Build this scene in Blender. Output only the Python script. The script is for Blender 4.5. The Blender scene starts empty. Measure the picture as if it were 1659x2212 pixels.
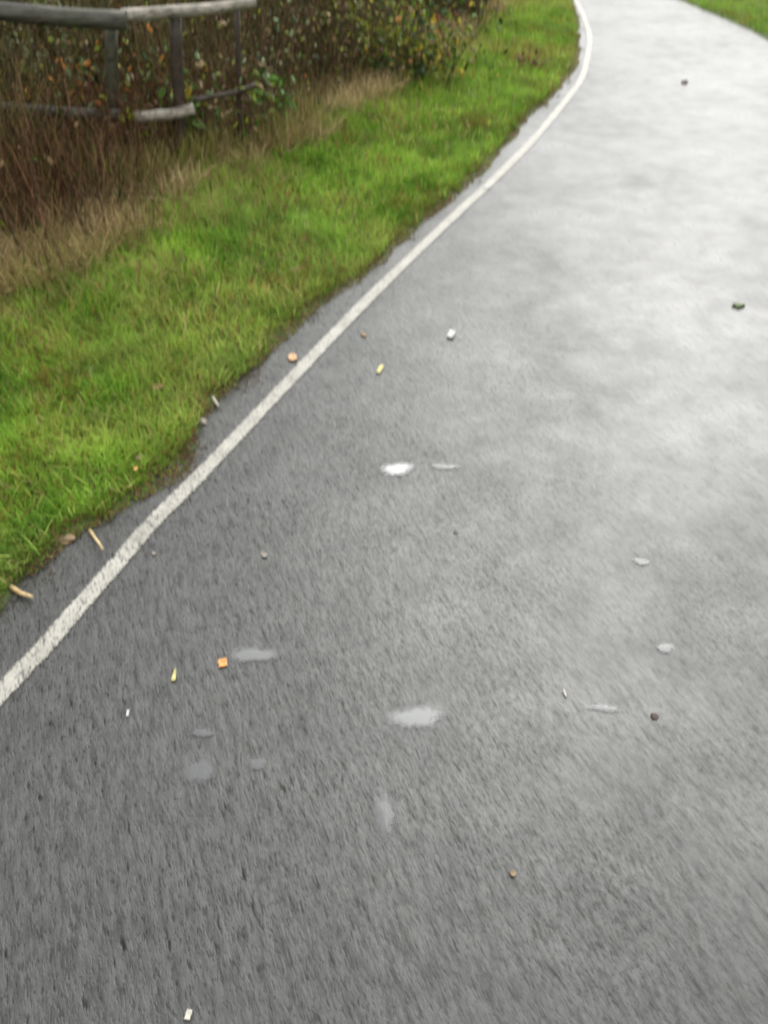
import bpy, math, random
import numpy as np
from mathutils import Vector
random.seed(7); rng = np.random.default_rng(7)
scene = bpy.context.scene
COL = scene.collection

# ------------------------------------------------------------------ camera
CAM_H, PITCH, FPX = 1.9, math.radians(42.5), 1665.0     # FPX: focal length for a 1659 x 2212 frame
cam = bpy.data.cameras.new("camera"); camo = bpy.data.objects.new("camera", cam); COL.objects.link(camo)
cam.sensor_fit = 'VERTICAL'; cam.sensor_height = 24.0; cam.sensor_width = 18.0
cam.lens = 24.0 * FPX / 2212
camo.location = (0, 0, CAM_H); camo.rotation_euler = (math.pi / 2 - PITCH, 0, 0)
cam.clip_start = 0.05; cam.clip_end = 2000
# the phone missed focus: focused close, so everything is a little soft
cam.dof.use_dof = True; cam.dof.focus_distance = 1.0
cam.dof.aperture_fstop = 2.2; cam.dof.aperture_ratio = 2.1
scene.camera = camo

# ------------------------------------------------------------------ sky, sun, exposure
SUN_EL, SUN_AZ = math.radians(45), math.radians(24)      # azimuth clockwise from +Y (ahead, to the right)
w = bpy.data.worlds.new("World"); scene.world = w; w.use_nodes = True
nt = w.node_tree; bg = nt.nodes["Background"]
sky = nt.nodes.new("ShaderNodeTexSky"); sky.sky_type = 'NISHITA'; sky.sun_disc = False
sky.sun_elevation = SUN_EL; sky.sun_rotation = SUN_AZ
sky.air_density = 1.0; sky.dust_density = 6.0; sky.ozone_density = 1.0
hs = nt.nodes.new("ShaderNodeHueSaturation"); hs.inputs["Saturation"].default_value = 0.12
nt.links.new(sky.outputs[0], hs.inputs["Color"])
# overcast layer: a cloud deck three times brighter overhead than at the horizon
tc = nt.nodes.new("ShaderNodeTexCoord"); sx = nt.nodes.new("ShaderNodeSeparateXYZ"); nt.links.new(tc.outputs["Generated"], sx.inputs[0])
cr = nt.nodes.new("ShaderNodeMapRange"); cr.inputs["From Min"].default_value = 0; cr.inputs["To Min"].default_value = 4.3; cr.inputs["To Max"].default_value = 6.6
nt.links.new(sx.outputs["Z"], cr.inputs["Value"])
cn = nt.nodes.new("ShaderNodeTexNoise"); cn.inputs["Scale"].default_value = 2.2; cn.inputs["Detail"].default_value = 5
nt.links.new(tc.outputs["Generated"], cn.inputs["Vector"])
cm = nt.nodes.new("ShaderNodeMapRange"); cm.inputs["From Min"].default_value = .3; cm.inputs["From Max"].default_value = .7; cm.inputs["To Min"].default_value = .75; cm.inputs["To Max"].default_value = 1.25
nt.links.new(cn.outputs["Fac"], cm.inputs["Value"])
ml = nt.nodes.new("ShaderNodeMath"); ml.operation = 'MULTIPLY'; nt.links.new(cr.outputs[0], ml.inputs[0]); nt.links.new(cm.outputs[0], ml.inputs[1])
mg = nt.nodes.new("ShaderNodeMixRGB"); mg.inputs["Fac"].default_value = .8
nt.links.new(hs.outputs[0], mg.inputs["Color1"]); nt.links.new(ml.outputs[0], mg.inputs["Color2"]); nt.links.new(mg.outputs[0], bg.inputs[0])
bg.inputs[1].default_value = 0.15
sl = bpy.data.lights.new("sun", 'SUN'); sl.energy = .92; sl.angle = math.radians(46); sl.color = (1, 1, .95)
so = bpy.data.objects.new("sun", sl); COL.objects.link(so)
d = Vector((math.sin(SUN_AZ) * math.cos(SUN_EL), math.cos(SUN_AZ) * math.cos(SUN_EL), math.sin(SUN_EL)))
so.rotation_euler = d.to_track_quat('Z', 'Y').to_euler()
scene.view_settings.view_transform = 'Standard'; scene.view_settings.look = 'None'
scene.view_settings.exposure = 1.02; scene.view_settings.gamma = 1.0

# ------------------------------------------------------------------ helpers
def G(px, py, z=0.0):
    """picture point (1659 x 2212) -> place on the plane at height z"""
    x = (px - 829.5) / FPX; y = -(py - 1106) / FPX
    dy = math.cos(PITCH) + y * math.sin(PITCH); dz = -math.sin(PITCH) + y * math.cos(PITCH)
    t = (z - CAM_H) / dz
    return (x * t, dy * t)
def depth(wx, wy, wz=0.0):
    return wy * math.cos(PITCH) - (wz - CAM_H) * math.sin(PITCH)
def hash2(ix, iy, s):
    h = np.sin(ix * 127.1 + iy * 311.7 + s * 74.7) * 43758.5453
    return h - np.floor(h)
def vnoise(x, y, scale, s=0):
    x = np.asarray(x) / scale; y = np.asarray(y) / scale
    ix = np.floor(x); iy = np.floor(y); fx = x - ix; fy = y - iy
    fx = fx * fx * (3 - 2 * fx); fy = fy * fy * (3 - 2 * fy)
    a = hash2(ix, iy, s); b = hash2(ix + 1, iy, s); c = hash2(ix, iy + 1, s); e = hash2(ix + 1, iy + 1, s)
    return (a * (1 - fx) + b * fx) * (1 - fy) + (c * (1 - fx) + e * fx) * fy
def in_poly(x, y, poly):
    x = np.asarray(x); y = np.asarray(y); r = np.zeros(x.shape, bool); n = len(poly)
    for i in range(n):
        x0, y0 = poly[i]; x1, y1 = poly[(i + 1) % n]
        if y0 == y1: continue
        c = ((y0 > y) != (y1 > y)) & (x < (x1 - x0) * (y - y0) / (y1 - y0) + x0)
        r ^= c
    return r
def dist_line(x, y, pts):
    x = np.asarray(x, float); y = np.asarray(y, float); best = np.full(x.shape, 1e9)
    for (x0, y0), (x1, y1) in zip(pts[:-1], pts[1:]):
        dx, dy = x1 - x0, y1 - y0; L = dx * dx + dy * dy + 1e-12
        t = np.clip(((x - x0) * dx + (y - y0) * dy) / L, 0, 1)
        best = np.minimum(best, np.hypot(x - x0 - t * dx, y - y0 - t * dy))
    return best
def resample(pts, step, smooth=True):
    P = np.array(pts, float)
    if smooth:                                     # Catmull-Rom
        out = []
        Q = np.vstack([2 * P[0] - P[1], P, 2 * P[-1] - P[-2]])
        for i in range(1, len(Q) - 2):
            p0, p1, p2, p3 = Q[i - 1], Q[i], Q[i + 1], Q[i + 2]
            n = max(2, int(np.linalg.norm(p2 - p1) / step))
            for k in range(n):
                t = k / n
                out.append(.5 * ((2 * p1) + (-p0 + p2) * t + (2 * p0 - 5 * p1 + 4 * p2 - p3) * t * t + (-p0 + 3 * p1 - 3 * p2 + p3) * t ** 3))
        out.append(P[-1]); P = np.array(out)
    return P
def link(o, parent=None, **props):
    COL.objects.link(o)
    if parent is not None: o.parent = parent
    for k, v in props.items(): o[k] = v
    return o
def mesh_np(name, V, Fc, mat, tint=None, parent=None, smooth=False, **props):
    """V (n,3), Fc (m,3) or (m,4) indices -> ONE mesh object"""
    V = np.asarray(V, np.float32); Fc = np.asarray(Fc, np.int32)
    me = bpy.data.meshes.new(name); k = Fc.shape[1]
    me.vertices.add(len(V)); me.vertices.foreach_set("co", V.ravel())
    me.loops.add(Fc.size); me.loops.foreach_set("vertex_index", Fc.ravel())
    me.polygons.add(len(Fc)); me.polygons.foreach_set("loop_start", np.arange(0, Fc.size, k, dtype=np.int32))
    me.polygons.foreach_set("loop_total", np.full(len(Fc), k, np.int32))
    if smooth: me.polygons.foreach_set("use_smooth", np.ones(len(Fc), bool))
    me.update(calc_edges=True)
    if tint is not None:
        a = me.color_attributes.new("tint", 'FLOAT_COLOR', 'POINT')
        c = np.ones((len(V), 4), np.float32); c[:, :3] = tint
        a.data.foreach_set("color", c.ravel())
    me.materials.append(mat)
    return link(bpy.data.objects.new(name, me), parent, **props)
def empty(name, loc, **props):
    o = bpy.data.objects.new(name, None); o.location = loc; o.empty_display_size = .1
    return link(o, None, **props)

# ------------------------------------------------------------------ materials
def new_mat(name):
    m = bpy.data.materials.new(name); m.use_nodes = True
    return m, m.node_tree, m.node_tree.nodes["Principled BSDF"]
def N(t, kind, **kw):
    n = t.nodes.new(kind)
    for k, v in kw.items():
        if k in n.inputs: n.inputs[k].default_value = v
        else: setattr(n, k, v)
    return n
def ramp(t, a, b, ca=(0, 0, 0, 1), cb=(1, 1, 1, 1)):
    r = t.nodes.new("ShaderNodeValToRGB"); r.color_ramp.elements[0].position = a; r.color_ramp.elements[1].position = b
    r.color_ramp.elements[0].color = ca; r.color_ramp.elements[1].color = cb
    return r
def mapped(t, scale=(1, 1, 1), rot=0.0, coord="Object"):
    tc = t.nodes.new("ShaderNodeTexCoord"); mp = t.nodes.new("ShaderNodeMapping")
    if rot: mp.vector_type = 'TEXTURE'; scale = tuple(1 / k for k in scale)         # rotate first, then stretch
    mp.inputs["Scale"].default_value = scale; mp.inputs["Rotation"].default_value = (0, 0, rot)
    t.links.new(tc.outputs[coord], mp.inputs[0]); return mp.outputs[0]
def mathn(t, op, a, b=None, c=None, clamp=False):
    n = t.nodes.new("ShaderNodeMath"); n.operation = op; n.use_clamp = clamp
    for i, v in enumerate((a, b, c)):
        if v is None: continue
        if isinstance(v, (int, float)): n.inputs[i].default_value = v
        else: t.links.new(v, n.inputs[i])
    return n.outputs[0]

STREAK = math.radians(23)
def asphalt_nodes(t):
    """aggregate height (stones with pits between), shared by asphalt and paint"""
    v = mapped(t, (1.0, .30, 1), STREAK)
    st = N(t, "ShaderNodeTexNoise", Scale=165.0, Detail=3.0, Roughness=.65); t.links.new(v, st.inputs["Vector"])
    st2 = N(t, "ShaderNodeTexVoronoi", Scale=88.0); t.links.new(v, st2.inputs["Vector"])
    pit = ramp(t, .27, .50); t.links.new(st.outputs["Fac"], pit.inputs[0])
    # sparse deeper pits where a stone has plucked out
    dp = N(t, "ShaderNodeTexNoise", Scale=85.0, Detail=2.0, Roughness=.55); t.links.new(mapped(t, (1.0, .27, 1), STREAK), dp.inputs["Vector"])
    dr = ramp(t, .27, .42); t.links.new(dp.outputs["Fac"], dr.inputs[0])
    sp = t.nodes.new("ShaderNodeSeparateXYZ"); t.links.new(mapped(t), sp.inputs[0])
    film = N(t, "ShaderNodeTexNoise", Scale=2.2, Detail=3.0); t.links.new(mapped(t), film.inputs["Vector"])
    fill = mathn(t, 'ADD', mathn(t, 'MULTIPLY', sp.outputs["X"], .42), mathn(t, 'MULTIPLY_ADD', film.outputs["Fac"], 1.6, -.32), None, True)
    fill = mathn(t, 'MULTIPLY', fill, .82)
    p0 = mathn(t, 'MULTIPLY', pit.outputs[0], dr.outputs[0])
    pits = mathn(t, 'ADD', mathn(t, 'MULTIPLY', p0, mathn(t, 'SUBTRACT', 1.0, fill)), fill)
    h = mathn(t, 'MULTIPLY_ADD', st2.outputs["Distance"], -.35, pits)
    return h, pits, st.outputs["Fac"]
def mat_asphalt():
    m, t, b = new_mat("wet_asphalt"); L = t.links.new
    h, pit, st = asphalt_nodes(t)
    # wetness: broad patches plus long faint bands
    big = N(t, "ShaderNodeTexNoise", Scale=.9, Detail=5.0, Roughness=.6); L(mapped(t, (1, 1, 1)), big.inputs["Vector"])
    mid = N(t, "ShaderNodeTexNoise", Scale=5.5, Detail=4.0, Roughness=.6); L(mapped(t, (1, 1, 1), .4), mid.inputs["Vector"])
    wet = mathn(t, 'ADD', mathn(t, 'MULTIPLY', big.outputs["Fac"], .6), mathn(t, 'MULTIPLY', mid.outputs["Fac"], .4))
    wr = ramp(t, .36, .66); L(wet, wr.inputs[0])
    # colour of stones: greys, a few paler and a few brownish
    cell = N(t, "ShaderNodeTexVoronoi", Scale=95.0); L(mapped(t, (1, .5, 1), STREAK), cell.inputs["Vector"])
    bw = t.nodes.new("ShaderNodeRGBToBW"); L(cell.outputs["Color"], bw.inputs[0])
    cr = ramp(t, .1, .9, (.010, .0105, .009, 1), (.028, .029, .025, 1)); L(bw.outputs[0], cr.inputs[0])
    mx = N(t, "ShaderNodeMixRGB"); mx.inputs["Color1"].default_value = (.006, .006, .005, 1)
    L(pit, mx.inputs["Fac"]); L(cr.outputs[0], mx.inputs["Color2"])
    wm = N(t, "ShaderNodeMixRGB", blend_type='MULTIPLY'); wm.inputs["Fac"].default_value = 1
    wc = ramp(t, 0, 1, (.86, .86, .88, 1), (1.06, 1.06, 1.04, 1)); L(mid.outputs["Fac"], wc.inputs[0])
    L(mx.outputs[0], wm.inputs["Color1"]); L(wc.outputs[0], wm.inputs["Color2"])
    L(wm.outputs[0], b.inputs["Base Color"])
    # coarse long streaks of texture left by the paver
    cs = N(t, "ShaderNodeTexNoise", Scale=52.0, Detail=4.0, Roughness=.7); L(mapped(t, (1, .22, 1), STREAK), cs.inputs["Vector"])
    rr = mathn(t, 'MULTIPLY_ADD', wr.outputs[0], -.20, .48)
    L(mathn(t, 'ADD', rr, mathn(t, 'MULTIPLY_ADD', cs.outputs["Fac"], .5, -.25)), b.inputs["Roughness"])
    sr = ramp(t, .34, .60, (.45, .45, .45, 1), (1, 1, 1, 1)); L(cs.outputs["Fac"], sr.inputs[0])
    open_ = mathn(t, 'MULTIPLY_ADD', pit, .75, .25)                       # pits are dark holes: no film on them
    L(mathn(t, 'MULTIPLY', mathn(t, 'MULTIPLY', sr.outputs[0], .95), open_), b.inputs["Specular IOR Level"])
    b.inputs["IOR"].default_value = 1.5
    # left-to-right rise in reflected light put into the coat weight, dimmer at left
    sp = t.nodes.new("ShaderNodeSeparateXYZ"); L(mapped(t), sp.inputs[0])
    acr = mathn(t, 'MULTIPLY_ADD', sp.outputs["X"], .45, .42, True)
    cw = mathn(t, 'MULTIPLY', mathn(t, 'MULTIPLY_ADD', wr.outputs[0], .40, .12), mathn(t, 'MULTIPLY_ADD', acr, .8, .2))
    L(mathn(t, 'MULTIPLY', cw, open_), b.inputs["Coat Weight"])
    b.inputs["Coat Roughness"].default_value = .36; b.inputs["Coat IOR"].default_value = 1.4
    bp = N(t, "ShaderNodeBump", Strength=.5, Distance=.0022); L(mathn(t, 'ADD', h, mathn(t, 'MULTIPLY', cs.outputs["Fac"], 1.6)), bp.inputs["Height"]); L(bp.outputs[0], b.inputs["Normal"])
    return m
def mat_paint():
    m, t, b = new_mat("worn_road_paint"); L = t.links.new
    h, pit, st = asphalt_nodes(t)
    n = N(t, "ShaderNodeTexNoise", Scale=9.0, Detail=5.0, Roughness=.7); L(mapped(t), n.inputs["Vector"])
    c = ramp(t, .3, .7, (.24, .23, .20, 1), (.40, .385, .34, 1)); L(n.outputs["Fac"], c.inputs[0])
    mx = N(t, "ShaderNodeMixRGB"); mx.inputs["Color1"].default_value = (.05, .048, .042, 1)
    L(pit, mx.inputs["Fac"]); L(c.outputs[0], mx.inputs["Color2"]); L(mx.outputs[0], b.inputs["Base Color"])
    # worn-through edges: distance from the stripe's middle is in the tint attribute
    at = N(t, "ShaderNodeAttribute", attribute_name="tint")
    n2 = N(t, "ShaderNodeTexNoise", Scale=130.0, Detail=4.0, Roughness=.7); L(mapped(t), n2.inputs["Vector"])
    sep = t.nodes.new("ShaderNodeSeparateColor"); L(at.outputs["Color"], sep.inputs[0])
    e = mathn(t, 'SUBTRACT', 1.0, sep.outputs[0])                      # 0 at edge, 1 at middle
    al = mathn(t, 'ADD', mathn(t, 'MULTIPLY', e, 2.6), mathn(t, 'MULTIPLY_ADD', n2.outputs["Fac"], 3.4, -1.75))
    a2 = ramp(t, .15, .60); L(al, a2.inputs[0]); L(a2.outputs[0], b.inputs["Alpha"])
    b.inputs["Roughness"].default_value = .5
    bp = N(t, "ShaderNodeBump", Strength=.12, Distance=.002); L(h, bp.inputs["Height"]); L(bp.outputs[0], b.inputs["Normal"])
    return m
def mat_tint(name, rough=.55, trans=.25, noise=40.0, spec=.3):
    m, t, b = new_mat(name); L = t.links.new
    at = N(t, "ShaderNodeAttribute", attribute_name="tint")
    n = N(t, "ShaderNodeTexNoise", Scale=noise, Detail=3.0); L(mapped(t), n.inputs["Vector"])
    r = ramp(t, .25, .75, (.72, .72, .72, 1), (1.25, 1.25, 1.25, 1)); L(n.outputs["Fac"], r.inputs[0])
    mx = N(t, "ShaderNodeMixRGB", blend_type='MULTIPLY'); mx.inputs["Fac"].default_value = 1
    L(at.outputs["Color"], mx.inputs["Color1"]); L(r.outputs[0], mx.inputs["Color2"]); L(mx.outputs[0], b.inputs["Base Color"])
    b.inputs["Roughness"].default_value = rough; b.inputs["Specular IOR Level"].default_value = spec
    if trans:
        tr = t.nodes.new("ShaderNodeBsdfTranslucent"); ms = t.nodes.new("ShaderNodeMixShader"); ms.inputs[0].default_value = trans
        L(mx.outputs[0], tr.inputs[0]); L(b.outputs[0], ms.inputs[1]); L(tr.outputs[0], ms.inputs[2])
        L(ms.outputs[0], t.nodes["Material Output"].inputs[0])
    return m
def mat_soil():
    m, t, b = new_mat("soil_and_thatch"); L = t.links.new
    n = N(t, "ShaderNodeTexNoise", Scale=14.0, Detail=8.0, Roughness=.7); L(mapped(t), n.inputs["Vector"])
    n2 = N(t, "ShaderNodeTexNoise", Scale=1.3, Detail=3.0); L(mapped(t), n2.inputs["Vector"])
    r = ramp(t, .35, .68, (.030, .028, .012, 1), (.085, .085, .030, 1)); L(n.outputs["Fac"], r.inputs[0])
    g = N(t, "ShaderNodeMixRGB"); g.inputs["Color2"].default_value = (.07, .12, .02, 1)
    L(n2.outputs["Fac"], g.inputs["Fac"]); L(r.outputs[0], g.inputs["Color1"]); L(g.outputs[0], b.inputs["Base Color"])
    b.inputs["Roughness"].default_value = .85
    bp = N(t, "ShaderNodeBump", Strength=.8, Distance=.02); L(n.outputs["Fac"], bp.inputs["Height"]); L(bp.outputs[0], b.inputs["Normal"])
    return m
def mat_wood(name, c0, c1, rough=.6):
    m, t, b = new_mat(name); L = t.links.new
    n = N(t, "ShaderNodeTexNoise", Scale=9.0, Detail=6.0, Roughness=.65); L(mapped(t, (.5, 6, 6)), n.inputs["Vector"])
    n2 = N(t, "ShaderNodeTexNoise", Scale=4.0, Detail=4.0, Roughness=.6); L(mapped(t), n2.inputs["Vector"])
    r = ramp(t, .36, .66, c0, c1); L(n.outputs["Fac"], r.inputs[0])
    al = N(t, "ShaderNodeMixRGB"); al.inputs["Color2"].default_value = (.075, .085, .035, 1)
    k = ramp(t, .5, .72); L(n2.outputs["Fac"], k.inputs[0]); L(mathn(t, 'MULTIPLY', k.outputs[0], .6), al.inputs["Fac"])
    L(r.outputs[0], al.inputs["Color1"]); L(al.outputs[0], b.inputs["Base Color"]); b.inputs["Roughness"].default_value = rough
    bp = N(t, "ShaderNodeBump", Strength=.6, Distance=.006); L(n.outputs["Fac"], bp.inputs["Height"]); L(bp.outputs[0], b.inputs["Normal"])
    return m
def mat_puddle(name, base, alpha):
    m, t, b = new_mat(name); L = t.links.new
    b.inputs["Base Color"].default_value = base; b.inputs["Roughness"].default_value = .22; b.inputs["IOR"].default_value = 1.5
    b.inputs["Coat Weight"].default_value = 1; b.inputs["Coat Roughness"].default_value = .06; b.inputs["Coat IOR"].default_value = 1.33
    at = N(t, "ShaderNodeAttribute", attribute_name="tint"); sep = t.nodes.new("ShaderNodeSeparateColor"); L(at.outputs["Color"], sep.inputs[0])
    n = N(t, "ShaderNodeTexNoise", Scale=60.0, Detail=3.0); L(mapped(t), n.inputs["Vector"])
    k = mathn(t, 'ADD', mathn(t, 'SUBTRACT', 1.0, sep.outputs[0]), mathn(t, 'MULTIPLY_ADD', n.outputs["Fac"], .7, -.35))
    r = ramp(t, .04, .62); r.color_ramp.interpolation = 'EASE'; L(k, r.inputs[0]); L(mathn(t, 'MULTIPLY', r.outputs[0], alpha), b.inputs["Alpha"])
    return m
def mat_plain(name, c0, c1, rough=.5, scale=60.0):
    m, t, b = new_mat(name); L = t.links.new
    n = N(t, "ShaderNodeTexNoise", Scale=scale, Detail=4.0); L(mapped(t), n.inputs["Vector"])
    r = ramp(t, .35, .65, (*c0, 1), (*c1, 1)); L(n.outputs["Fac"], r.inputs[0]); L(r.outputs[0], b.inputs["Base Color"])
    b.inputs["Roughness"].default_value = rough
    return m

M_ASPH, M_PAINT, M_SOIL = mat_asphalt(), mat_paint(), mat_soil()
M_GRASS = mat_tint("grass_blades", .6, .35, 6.0, .12)
M_DRY = mat_tint("dry_stems", .8, .15, 20.0, .08)
M_LEAF = mat_tint("leaves", .5, .25, 30.0, .3)
M_BARK = mat_tint("twig_bark", .8, 0, 30.0, .1)
M_RAIL_DARK = mat_wood("dark_wet_wood", (.008, .008, .005, 1), (.085, .083, .060, 1))
M_RAIL_PALE = mat_wood("pale_weathered_wood", (.07, .06, .048, 1), (.40, .365, .30, 1))
M_POST = mat_wood("brown_post_wood", (.012, .007, .004, 1), (.050, .032, .018, 1))
M_POST_GREY = mat_wood("grey_green_post_wood", (.018, .018, .009, 1), (.065, .062, .033, 1))

# ------------------------------------------------------------------ outlines of the place
LINE_PX = [(0, 1502), (30, 1468), (95, 1400), (162, 1322), (250, 1222), (330, 1130), (430, 1030), (520, 935), (600, 850), (700, 745), (800, 642),
           (900, 545), (980, 468), (1065, 390), (1145, 310), (1206, 238), (1253, 176), (1267, 133), (1274, 83), (1264, 45), (1247, 7)]
EDGE_PX = [(-60, 1365), (0, 1318), (60, 1245), (150, 1165), (255, 1100), (350, 1035), (405, 970), (430, 915), (480, 850), (555, 790), (620, 718),
           (700, 645), (780, 590), (850, 530), (920, 470), (1000, 400), (1060, 338), (1105, 288), (1155, 235), (1205, 188), (1238, 135), (1247, 90), (1243, 50), (1232, 0)]
RIGHT_PX = [(1659, 88), (1580, 47), (1510, 18), (1470, 0)]
line_w = [G(*p) for p in LINE_PX]; edge_w = [G(*p) for p in EDGE_PX]; right_w = [G(*p) for p in RIGHT_PX]
# carry the bend on beyond the frame, curving left ahead and straight back behind the camera
def off(p, a, L): return (p[0] + L * math.sin(a), p[1] + L * math.cos(a))
d0 = (line_w[0][0] - line_w[3][0], line_w[0][1] - line_w[3][1]); k0 = math.hypot(*d0); d0 = (d0[0] / k0, d0[1] / k0)
def back(p, L): return (p[0] + d0[0] * L, p[1] + d0[1] * L)
line_w = [back(line_w[0], k) for k in (4, 2.2, 1.2, .6, .3, .13)] + line_w
edge_w = [back(edge_w[0], k) for k in (4, 2.2, 1.2, .6, .3, .13)] + edge_w
def ahead(pts, n=9, step=1.0, turn=math.radians(-4)):
    a = math.atan2(pts[-1][0] - pts[-2][0], pts[-1][1] - pts[-2][1]); out = list(pts)
    for i in range(n):
        a += turn; out.append(off(out[-1], a, step))
    return out
line_w = ahead(line_w); edge_w = ahead(edge_w); right_w = ahead(right_w)
right_w = [back((3.1, 1.2), 6), (1.9, -.8), (3.0, 2.2), (3.75, 4.6), (4.05, 6.6)] + right_w
LINE = resample(line_w, .05); EDGE = resample(edge_w, .06); RIGHT = resample(right_w, .1)

path_poly = [tuple(p) for p in EDGE] + [tuple(p) for p in RIGHT[::-1]]

# ------------------------------------------------------------------ ground, one sheet to the horizon
def verge_height(x, y):
    dl = dist_line(x, y, EDGE[::4]); dr = dist_line(x, y, RIGHT[::3]); inside = in_poly(x, y, path_poly)
    dd = np.minimum(dl, dr); s = np.clip(dd / 1.6, 0, 1); s = s * s * (3 - 2 * s)
    h = .008 + .07 * s + .05 * (vnoise(x, y, .55, 3) - .5) * s + .02 * (vnoise(x, y, .17, 5) - .5) * np.clip(dd / .25, 0, 1)
    return np.where(inside, -.03, h), dd
cx = np.concatenate([-np.geomspace(600, 6.4, 16), np.arange(-6, 7.01, .07), np.geomspace(7.4, 600, 16)])
cy = np.concatenate([-np.geomspace(600, 3.4, 16), np.arange(-3, 14.01, .07), np.geomspace(14.4, 600, 16)])
XX, YY = np.meshgrid(cx, cy); hh, _ = verge_height(XX.ravel(), YY.ravel())
nx, ny = len(cx), len(cy); idx = np.arange(nx * ny).reshape(ny, nx)
Fq = np.stack([idx[:-1, :-1], idx[:-1, 1:], idx[1:, 1:], idx[1:, :-1]], -1).reshape(-1, 4)
mesh_np("ground", np.stack([XX.ravel(), YY.ravel(), hh], 1), Fq, M_SOIL, smooth=True, kind="structure",
        label="soil and thatch under the grass verge", category="ground")

# path: the asphalt slab, edges crumbling slightly
E2 = EDGE.copy(); nrm = np.gradient(E2, axis=0); nrm = np.stack([-nrm[:, 1], nrm[:, 0]], 1); nrm /= np.linalg.norm(nrm, axis=1)[:, None]
E2 = E2 + nrm * ((vnoise(E2[:, 0], E2[:, 1], .12, 9) - .5) * .05 + .02)[:, None]
from mathutils.geometry import tessellate_polygon
def slab(name, outline, z, mat, **props):
    P = [Vector((p[0], p[1], z)) for p in outline]; n = len(P)
    tris = [t if (P[t[1]] - P[t[0]]).cross(P[t[2]] - P[t[0]]).z > 0 else t[::-1] for t in tessellate_polygon([P])]
    V = [tuple(p) for p in P] + [(p.x, p.y, z - .04) for p in P]
    me = bpy.data.meshes.new(name); me.from_pydata(V, [], [tuple(t) for t in tris] + [(i, (i + 1) % n, n + (i + 1) % n, n + i) for i in range(n)])
    me.update(); me.materials.append(mat); return link(bpy.data.objects.new(name, me), None, **props)
keepE = E2[E2[:, 1] < 17]; keepR = RIGHT[RIGHT[:, 1] < 17.5]
slab("path", [tuple(p) for p in keepE] + [tuple(p) for p in keepR[::-1]], 0.0, M_ASPH, kind="structure",
     label="wet grey asphalt path bending away to the left", category="path")

# painted line
T = np.gradient(LINE, axis=0); T /= np.linalg.norm(T, axis=1)[:, None]; Nn = np.stack([-T[:, 1], T[:, 0]], 1)
wv = .033 + .005 * (vnoise(LINE[:, 0], LINE[:, 1], .3, 2) - .5)
V = []; tn = []
for f in (-1, -.5, 0, .5, 1):
    V.append(np.c_[LINE + Nn * (wv * f * 1.12)[:, None], np.full(len(LINE), .004)]); tn.append(np.full((len(LINE), 3), abs(f)))
V = np.concatenate(V); idx = np.arange(len(V)).reshape(5, -1)
Fq = np.stack([idx[:-1, :-1], idx[:-1, 1:], idx[1:, 1:], idx[1:, :-1]], -1).reshape(-1, 4)[:, ::-1]
mesh_np("edge_line", V, Fq, M_PAINT, tint=np.concatenate(tn), kind="structure", label="worn off-white edge line painted along the path", category="road marking")

# ------------------------------------------------------------------ grass and stems (blade fields)
def blades(name, x, y, z, h, wd, lean, tint, mat, curl=.5, segs=2, **props):
    n = len(x); az = rng.uniform(0, 2 * np.pi, n); la = rng.uniform(0, 2 * np.pi, n)
    rx, ry = np.cos(az), np.sin(az); lx, ly = np.cos(la), np.sin(la)
    V = np.zeros((n, 2 * segs + 1, 3), np.float32)
    for k in range(segs + 1):
        t = k / segs; o = lean * h * (t ** (1 + curl * 1.6)); zz = h * t * (1 - .25 * lean * t)
        cxk, cyk = x + lx * o, y + ly * o; wk = wd * (1 - t ** 1.8) * .5
        if k < segs:
            V[:, 2 * k, 0] = cxk - rx * wk; V[:, 2 * k, 1] = cyk - ry * wk; V[:, 2 * k, 2] = z + zz
            V[:, 2 * k + 1, 0] = cxk + rx * wk; V[:, 2 * k + 1, 1] = cyk + ry * wk; V[:, 2 * k + 1, 2] = z + zz
        else:
            V[:, 2 * k, 0] = cxk; V[:, 2 * k, 1] = cyk; V[:, 2 * k, 2] = z + zz
    pv = 2 * segs + 1; tri = []
    for k in range(segs - 1):
        a = 2 * k; tri += [(a, a + 1, a + 3), (a, a + 3, a + 2)]
    a = 2 * (segs - 1); tri.append((a, a + 1, a + 2))
    Fc = (np.arange(n)[:, None, None] * pv + np.array(tri)[None]).reshape(-1, 3)
    return mesh_np(name, V.reshape(-1, 3), Fc, mat, tint=np.repeat(tint, pv, 0), **props)

def scatter(poly, n, bias=1.2):
    P = np.array(poly); lo, hi = P.min(0), P.max(0); X = []; Y = []; c = 0
    while c < n:
        x = rng.uniform(lo[0], hi[0], n); y = rng.uniform(lo[1], hi[1], n)
        keep = in_poly(x, y, poly) & (rng.uniform(size=n) < (2.2 / np.maximum(2.2, np.hypot(x, y))) ** bias)
        X.append(x[keep]); Y.append(y[keep]); c += keep.sum()
    return np.concatenate(X)[:n], np.concatenate(Y)[:n]
def mixc(a, b, t): return np.asarray(a)[None] * (1 - t[:, None]) + np.asarray(b)[None] * t[:, None]

# where the short green grass gives way to rough dead growth (picture points of its foot)
THICK_PX = [(-160, 640), (0, 600), (110, 570), (230, 520), (330, 455), (400, 395), (480, 375), (600, 335), (690, 285), (760, 235), (850, 190), (930, 120), (1010, 60), (1085, 0)]
thick_w = [G(px, py, .07) for px, py in THICK_PX]
a_end = thick_w[-1]; thick_line = [(-4.2, 3.0)] + thick_w + [(a_end[0] + .5, a_end[1] + 2), (a_end[0] + .6, a_end[1] + 5)]
TH = resample(thick_line, .2, False)
thick_poly = [tuple(p) for p in TH] + [(-1.5, 18), (-7, 18), (-7, 3)]

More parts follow.
